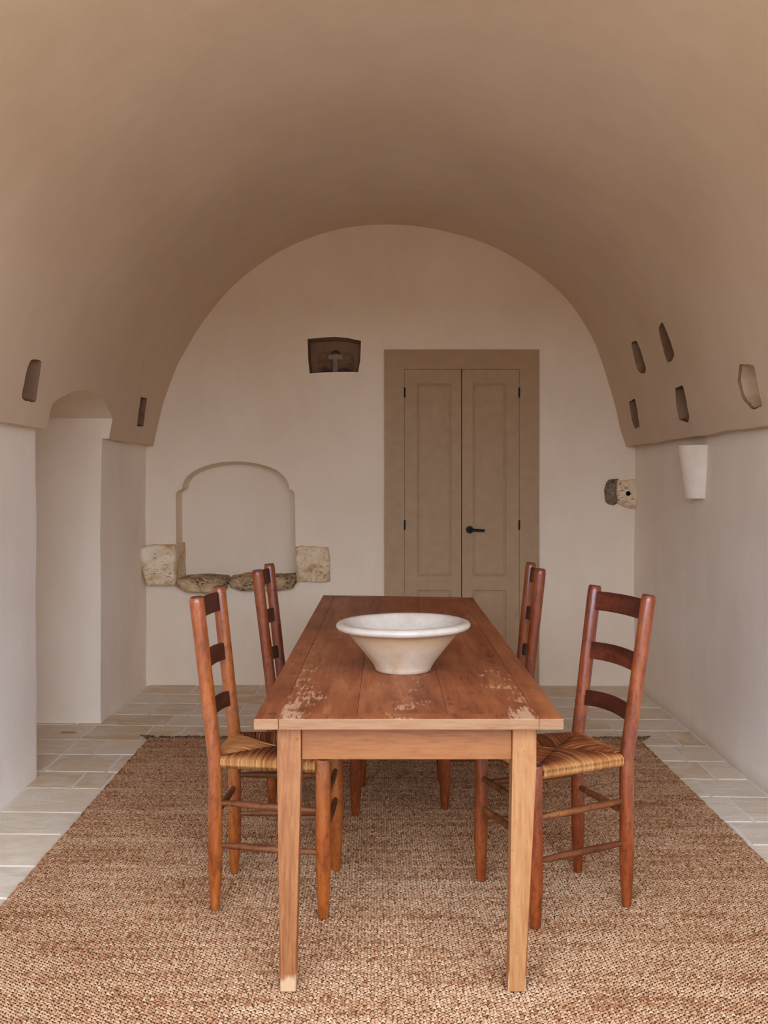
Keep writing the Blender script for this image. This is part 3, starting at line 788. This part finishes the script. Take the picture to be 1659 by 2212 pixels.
# ------------------------------------------------------------------ bowl on the table
prof = [(0.0, 0.0), (0.088, 0.0), (0.0935, 0.003), (0.096, 0.012), (0.105, 0.028), (0.124, 0.052), (0.146, 0.080), (0.168, 0.107), (0.184, 0.127), (0.196, 0.137), (0.212, 0.140),
        (0.2215, 0.144), (0.2265, 0.151), (0.2265, 0.157), (0.222, 0.163), (0.213, 0.1665), (0.203, 0.166), (0.195, 0.162), (0.188, 0.153), (0.178, 0.138), (0.155, 0.108), (0.130, 0.076), (0.105, 0.045), (0.085, 0.026), (0.06, 0.018), (0.0, 0.016)]
V, F = lathe(prof, 96)
V2 = []
for (x, y, z) in V:
    k = z / 0.166
    w = 1 + 0.012 * nz((x, y, z), 4.0, 2) * k
    V2.append((x * w, y * w, z + k * (0.010 * x + 0.0015 * nz((x, y, 0), 6))))
bm = bmesh.new(); vv = [bm.verts.new(v) for v in V2]
for f in F: bm.faces.new([vv[i] for i in f])
bmesh.ops.remove_doubles(bm, verts=bm.verts, dist=1e-5)
me = from_bm(bm, True, 60)
tn = [1.0 if (v.co.z > 0.1375 + 0.01 * v.co.x and math.hypot(v.co.x, v.co.y) > 0.19) else (1.0 if math.hypot(v.co.x, v.co.y) < (0.078 + 0.125 * v.co.z / 0.166 * 1.0) and v.co.z > 0.015 else 0.0) for v in me.vertices]
me.attributes.new('tone', 'FLOAT', 'POINT').data.foreach_set('value', tn)
bowl = obj('bowl', me, 'bowl'); bowl.location = (0.056, 3.447, TZ - 0.0005)
tag(bowl, 'wide flaring cream earthenware bowl with a white rolled rim on the table', 'bowl')

# ------------------------------------------------------------------ double door
DY = YB - 0.012
door = thing('door_1', 'taupe painted double door with flat frame and black lever handle', 'door', (0.522, YB, 0), kind='structure')
do = (0.522, YB, 0)
dx0, dx1, dzt = -0.016, 1.061, 2.332
lx0, lxm, lx1, lzt = 0.126, 0.5215, 0.922, 2.196
bm = bmesh.new()
for a in ((dx0, lx0 - 0.002, 0.0, dzt), (lx1 + 0.002, dx1, 0.0, dzt), (lx0 - 0.002, lx1 + 0.002, lzt + 0.002, dzt)):
    b = box(a[0], a[1], DY - 0.002, YB + 0.06, a[2], a[3], 0, 1, do)
    m_ = bpy.data.meshes.new('t'); b.to_mesh(m_); b.free(); bm.from_mesh(m_); bpy.data.meshes.remove(m_)
obj('door_frame', from_bm(bm), 'door', door)
obj('door_gap_shade', from_bm(box(lx0 - 0.001, lx1 + 0.001, YB + 0.030, YB + 0.045, 0.0, lzt + 0.001, 0, 1, do)), 'gap_shade', door)  # dark sheet behind the leaves; its colour supplies the shade of the gaps
def leaf(x0, x1, panels, hinge_x):
    y0 = DY + 0.001; y1 = YB + 0.024
    # leaf face with recessed panels: built as stiles and rails around sunk fields
    bm = bmesh.new()
    def addbox(*a):
        b = box(*a, 0, 1, do); m_ = bpy.data.meshes.new('t'); b.to_mesh(m_); b.free(); bm.from_mesh(m_); bpy.data.meshes.remove(m_)
    px0, px1 = panels[0][0], panels[0][1]
    addbox(x0, px0, y0, y1, 0.008, lzt); addbox(px1, x1, y0, y1, 0.008, lzt)
    zs = sorted([0.008] + [z for p in panels for z in p[2:]] + [lzt])
    for za, zb in zip(zs[0::2], zs[1::2]): addbox(px0, px1, y0, y1, za, zb)
    lf = obj('door_leaf', from_bm(bm), 'door', door)
    for (a, b, za, zb) in panels:
        # sunk field with a sloping moulding ring
        V, F = [], []
        for k, (ins, y) in enumerate(((0.0, y0 + 0.0008), (0.007, y0 + 0.0075), (0.013, y0 + 0.0075), (0.018, y0 + 0.0045), (0.022, y0 + 0.0045))):
            V += [(a + ins - do[0], y - do[1], za + ins), (b - ins - do[0], y - do[1], za + ins), (b - ins - do[0], y - do[1], zb - ins), (a + ins - do[0], y - do[1], zb - ins)]
        for k in range(4):
            for s in range(4): F.append((k * 4 + s, k * 4 + (s + 1) % 4, k * 4 + 4 + (s + 1) % 4, k * 4 + 4 + s))
        F.append((16, 17, 18, 19))
        obj('panel', pydata(V, F, False), 'door', lf)
    for z in (2.034, 1.114):
        V, F = tube([(hinge_x - do[0], DY - 0.003 - do[1], z - 0.034), (hinge_x - do[0], DY - 0.003 - do[1], z + 0.034)], 0.0062, 10)
        tag(obj('hinge', pydata(V, F, True, 50), 'black', lf), 'black hinge')
    return lf
leaf(lx0, lxm - 0.003, [(0.213, 0.451, 0.757, 2.098), (0.213, 0.451, 0.16, 0.660)], lx0)
lf = leaf(lxm + 0.003, lx1, [(0.600, 0.832, 0.757, 2.098), (0.600, 0.832, 0.16, 0.660)], lx1)
hx, hz = 0.578, 1.081
V, F = [], []
tube([(hx - do[0], DY + 0.002 - do[1], hz), (hx - do[0], DY - 0.008 - do[1], hz)], 0.026, 24, True, V, F)
tube([(hx - do[0], DY - 0.006 - do[1], hz), (hx - do[0], DY - 0.052 - do[1], hz)], 0.0085, 14, True, V, F)
tube([(hx - 0.008 - do[0], DY - 0.047 - do[1], hz), (hx + 0.03 - do[0], DY - 0.049 - do[1], hz), (hx + 0.100 - do[0], DY - 0.049 - do[1], hz - 0.004)], 0.0092, 14, True, V, F)
tag(obj('handle', pydata(V, F, True, 50), 'black', lf), 'black lever handle on a round rose')

# ------------------------------------------------------------------ exposed stones in the back wall
def rough_prism(poly, y0, y1, amp, seed, step=0.012, soft=0.025, org=(0, 0, 0)):
    P = densify(poly, step); n = len(P)
    cx = sum(p[0] for p in P) / n; cz = sum(p[1] for p in P) / n
    mn = min(max(p[0] for p in P) - min(p[0] for p in P), max(p[1] for p in P) - min(p[1] for p in P)) / 2
    rings = []
    for k in (0.15, 0.35, 0.55, 0.75): rings.append((y0, k))
    rings += [(y0 + soft * 0.10, 1 - soft / mn * .55), (y0 + soft * 0.45, 1 - soft / mn * .14), (y0 + soft, 1.0)]
    m = max(2, int((y1 - y0 - soft) / 0.025))
    rings += [(y0 + soft + (y1 - y0 - soft) * i / m, 1.0) for i in range(1, m + 1)]
    V, F = [(cx, y0, cz)], []
    for (y, k) in rings: V += [(cx + (x - cx) * k, y, cz + (z - cz) * k) for x, z in P]
    for a in range(n): F.append((0, 1 + a, 1 + (a + 1) % n))
    for r in range(len(rings) - 1):
        for a in range(n): F.append((1 + r * n + a, 1 + r * n + (a + 1) % n, 1 + (r + 1) * n + (a + 1) % n, 1 + (r + 1) * n + a))
    F.append(tuple(1 + (len(rings) - 1) * n + a for a in range(n)))
    W = []
    for v in V:
        d = noise.noise_vector(Vector(v) * 14 + Vector((seed, 0, 0))) * amp + noise.noise_vector(Vector(v) * 45 + Vector((0, seed, 0))) * amp * .45
        W.append((v[0] + d.x - org[0], v[1] + d.y - org[1], v[2] + d.z - org[2]))
    return pydata(W, F, True, 55)
tag(obj('stone_block', rough_prism([(-1.679, .963), (-1.622, .9785), (-1.4425, .9817), (-1.439, .7517), (-1.452, .7076), (-1.635, .7076), (-1.672, .821)], 6.93, 7.33, 0.007, 1.0), 'stone', wall_back), 'weathered limestone block with a blackened top in the corner')
tag(obj('stone_block', rough_prism([(-.6296, .9626), (-.591, .9722), (-.406, .9594), (-.396, .905), (-.396, .7229), (-.463, .7165), (-.623, .7197)], 7.035, 7.33, 0.006, 5.0), 'stone', wall_back), 'pale cracked limestone block ending the niche sill')
tag(obj('sill_stone', rough_prism([(-1.451, .7414), (-1.283, .7573), (-1.131, .7446), (-1.103, .713), (-1.106, .6717), (-1.22, .643), (-1.378, .659), (-1.442, .6876)], 6.97, 7.36, 0.007, 9.0, soft=0.03), 'stone_sill', wall_back), 'pitted sill slab with a ragged underside')
tag(obj('sill_stone', rough_prism([(-1.096, .7414), (-.998, .7636), (-.745, .7573), (-.6305, .7605), (-.624, .7256), (-.643, .681), (-.776, .662), (-.871, .6717), (-.998, .6654), (-1.077, .6876)], 6.97, 7.36, 0.007, 13.0, soft=0.03), 'stone_sill', wall_back), 'pitted sill slab with a rounded lower lip')
tag(obj('wall_stone', rough_prism([(1.5145, 1.352), (1.517, 1.38), (1.526, 1.41), (1.542, 1.426), (1.5655, 1.4355), (1.611, 1.439), (1.602, 1.40), (1.600, 1.352), (1.602, 1.262), (1.575, 1.254), (1.543, 1.2557), (1.526, 1.270), (1.519, 1.30)], 7.062, 7.2, 0.006, 17.0, step=0.01), 'stone_dark', wall_back), 'dark grey-brown stone bedded in the plaster')
ps = tag(obj('wall_stone', rough_prism([(1.600, 1.423), (1.656, 1.426), (1.727, 1.436), (1.76, 1.33), (1.727, 1.223), (1.662, 1.2364), (1.612, 1.2557), (1.590, 1.333)], 7.045, 7.2, 0.004, 21.0, step=0.01), 'stone', wall_back), 'pale stone with a round hole in the corner')
V, F = tube([(1.672, 7.0, 1.333), (1.672, 7.17, 1.333)], 0.0165, 16)
cut(ps, [obj('cutter', pydata(V, F, False), 'gap_shade')])  # inside of the hole painted dark as its shade

# cross niche: broken plaster at its back, cross and rubble on its floor
tag(obj('broken_stone', rough_prism([(-.487, 2.19), (-.490, 2.25), (-.478, 2.30), (-.45, 2.335), (-.40, 2.315), (-.37, 2.345), (-.34, 2.335), (-.31, 2.31), (-.27, 2.34), (-.235, 2.31), (-.228, 2.24), (-.24, 2.19)], YB + 0.122, YB + 0.16, 0.006, 25.0, step=0.01, soft=0.01), 'stone_brown', wall_back), 'broken brown stone at the back of the cross niche')
tag(obj('hollow_shade_patch', rough_prism([(-.392, 2.290), (-.398, 2.315), (-.385, 2.337), (-.36, 2.346), (-.338, 2.338), (-.328, 2.315), (-.335, 2.290)], YB + 0.112, YB + 0.16, 0.006, 27.0, step=0.01, soft=0.008), 'rubble', wall_back), 'raised dark patch painted as the shade of a hollow above the cross')  # solid dark lump, coloured as the shade of a hollow
V_, F_ = [], []
cr = thing('cross', 'small grey cross standing in the recess beside the door', 'cross', (-.359, 7.150, 2.186))
co_ = tuple(cr.location)
obj('upright', from_bm(box(-.377, -.341, 7.142, 7.160, 2.186, 2.313, 0.003, 1, co_)), 'cross', cr)
obj('crossbar', from_bm(box(-.4095, -.302, 7.139, 7.157, 2.272, 2.308, 0.003, 1, co_)), 'cross', cr)
tag(obj('rubble', rough_prism([(-.455, 2.184), (-.452, 2.215), (-.432, 2.224), (-.405, 2.205), (-.388, 2.196), (-.385, 2.184)], 7.145, 7.195, 0.003, 31.0, step=0.008, soft=0.012)), 'dark heap of rubble in the cross niche, on the side away from the door', 'rubble').data.materials.append(MAT['rubble'])
tag(obj('rubble', rough_prism([(-.334, 2.186), (-.332, 2.206), (-.31, 2.214), (-.285, 2.216), (-.26, 2.200), (-.245, 2.186)], 7.145, 7.195, 0.003, 35.0, step=0.008, soft=0.012)), 'dark heap of rubble in the cross niche, on the side towards the door', 'rubble').data.materials.append(MAT['rubble'])

# ------------------------------------------------------------------ wall sconce
SX, SY, SZ0, SZ1 = XR + 0.004, 5.605, 1.322, 1.612
sc_ = thing('wall_sconce', 'white tapered half-cone wall sconce under the vault ledge', 'sconce', (SX, SY, SZ0))
V, F = [], []; n = 33
for (rad, z) in ((0.085, 0.0), (0.127, SZ1 - SZ0), (0.121, SZ1 - SZ0), (0.079, 0.006)):
    for j in range(n):
        a = math.pi / 2 + math.pi * j / (n - 1)
        V.append((rad * math.cos(a), rad * math.sin(a), z))
for r in range(4):
    for j in range(n - 1):
        a, b = r * n + j, ((r + 1) % 4) * n + j
        F.append((a, a + 1, b + 1, b))
obj('shade', pydata(V, F, True, 40), 'sconce', sc_)
V, F = [], []
for z in (0.003, 0.009):
    for j in range(n):
        a = math.pi / 2 + math.pi * j / (n - 1); V.append((0.078 * math.cos(a), 0.078 * math.sin(a), z))
F = [tuple(range(n))[::-1], tuple(range(n, 2 * n))] + [(j, (j + 1) % n, n + (j + 1) % n, n + j) for j in range(n)]
obj('base_plate', pydata(V, F, False), 'sconce', sc_)

# ------------------------------------------------------------------ twig on the floor
V, F = tube([(-1.83, 5.735, 0.003), (-1.80, 5.730, 0.004), (-1.77, 5.738, 0.003), (-1.745, 5.727, 0.004)], [0.002, 0.0025, 0.0028, 0.0015], 6)
tag(obj('twig', pydata(V, F), 'twig'), 'small rusty twig lying on the slabs in the passage', 'twig')
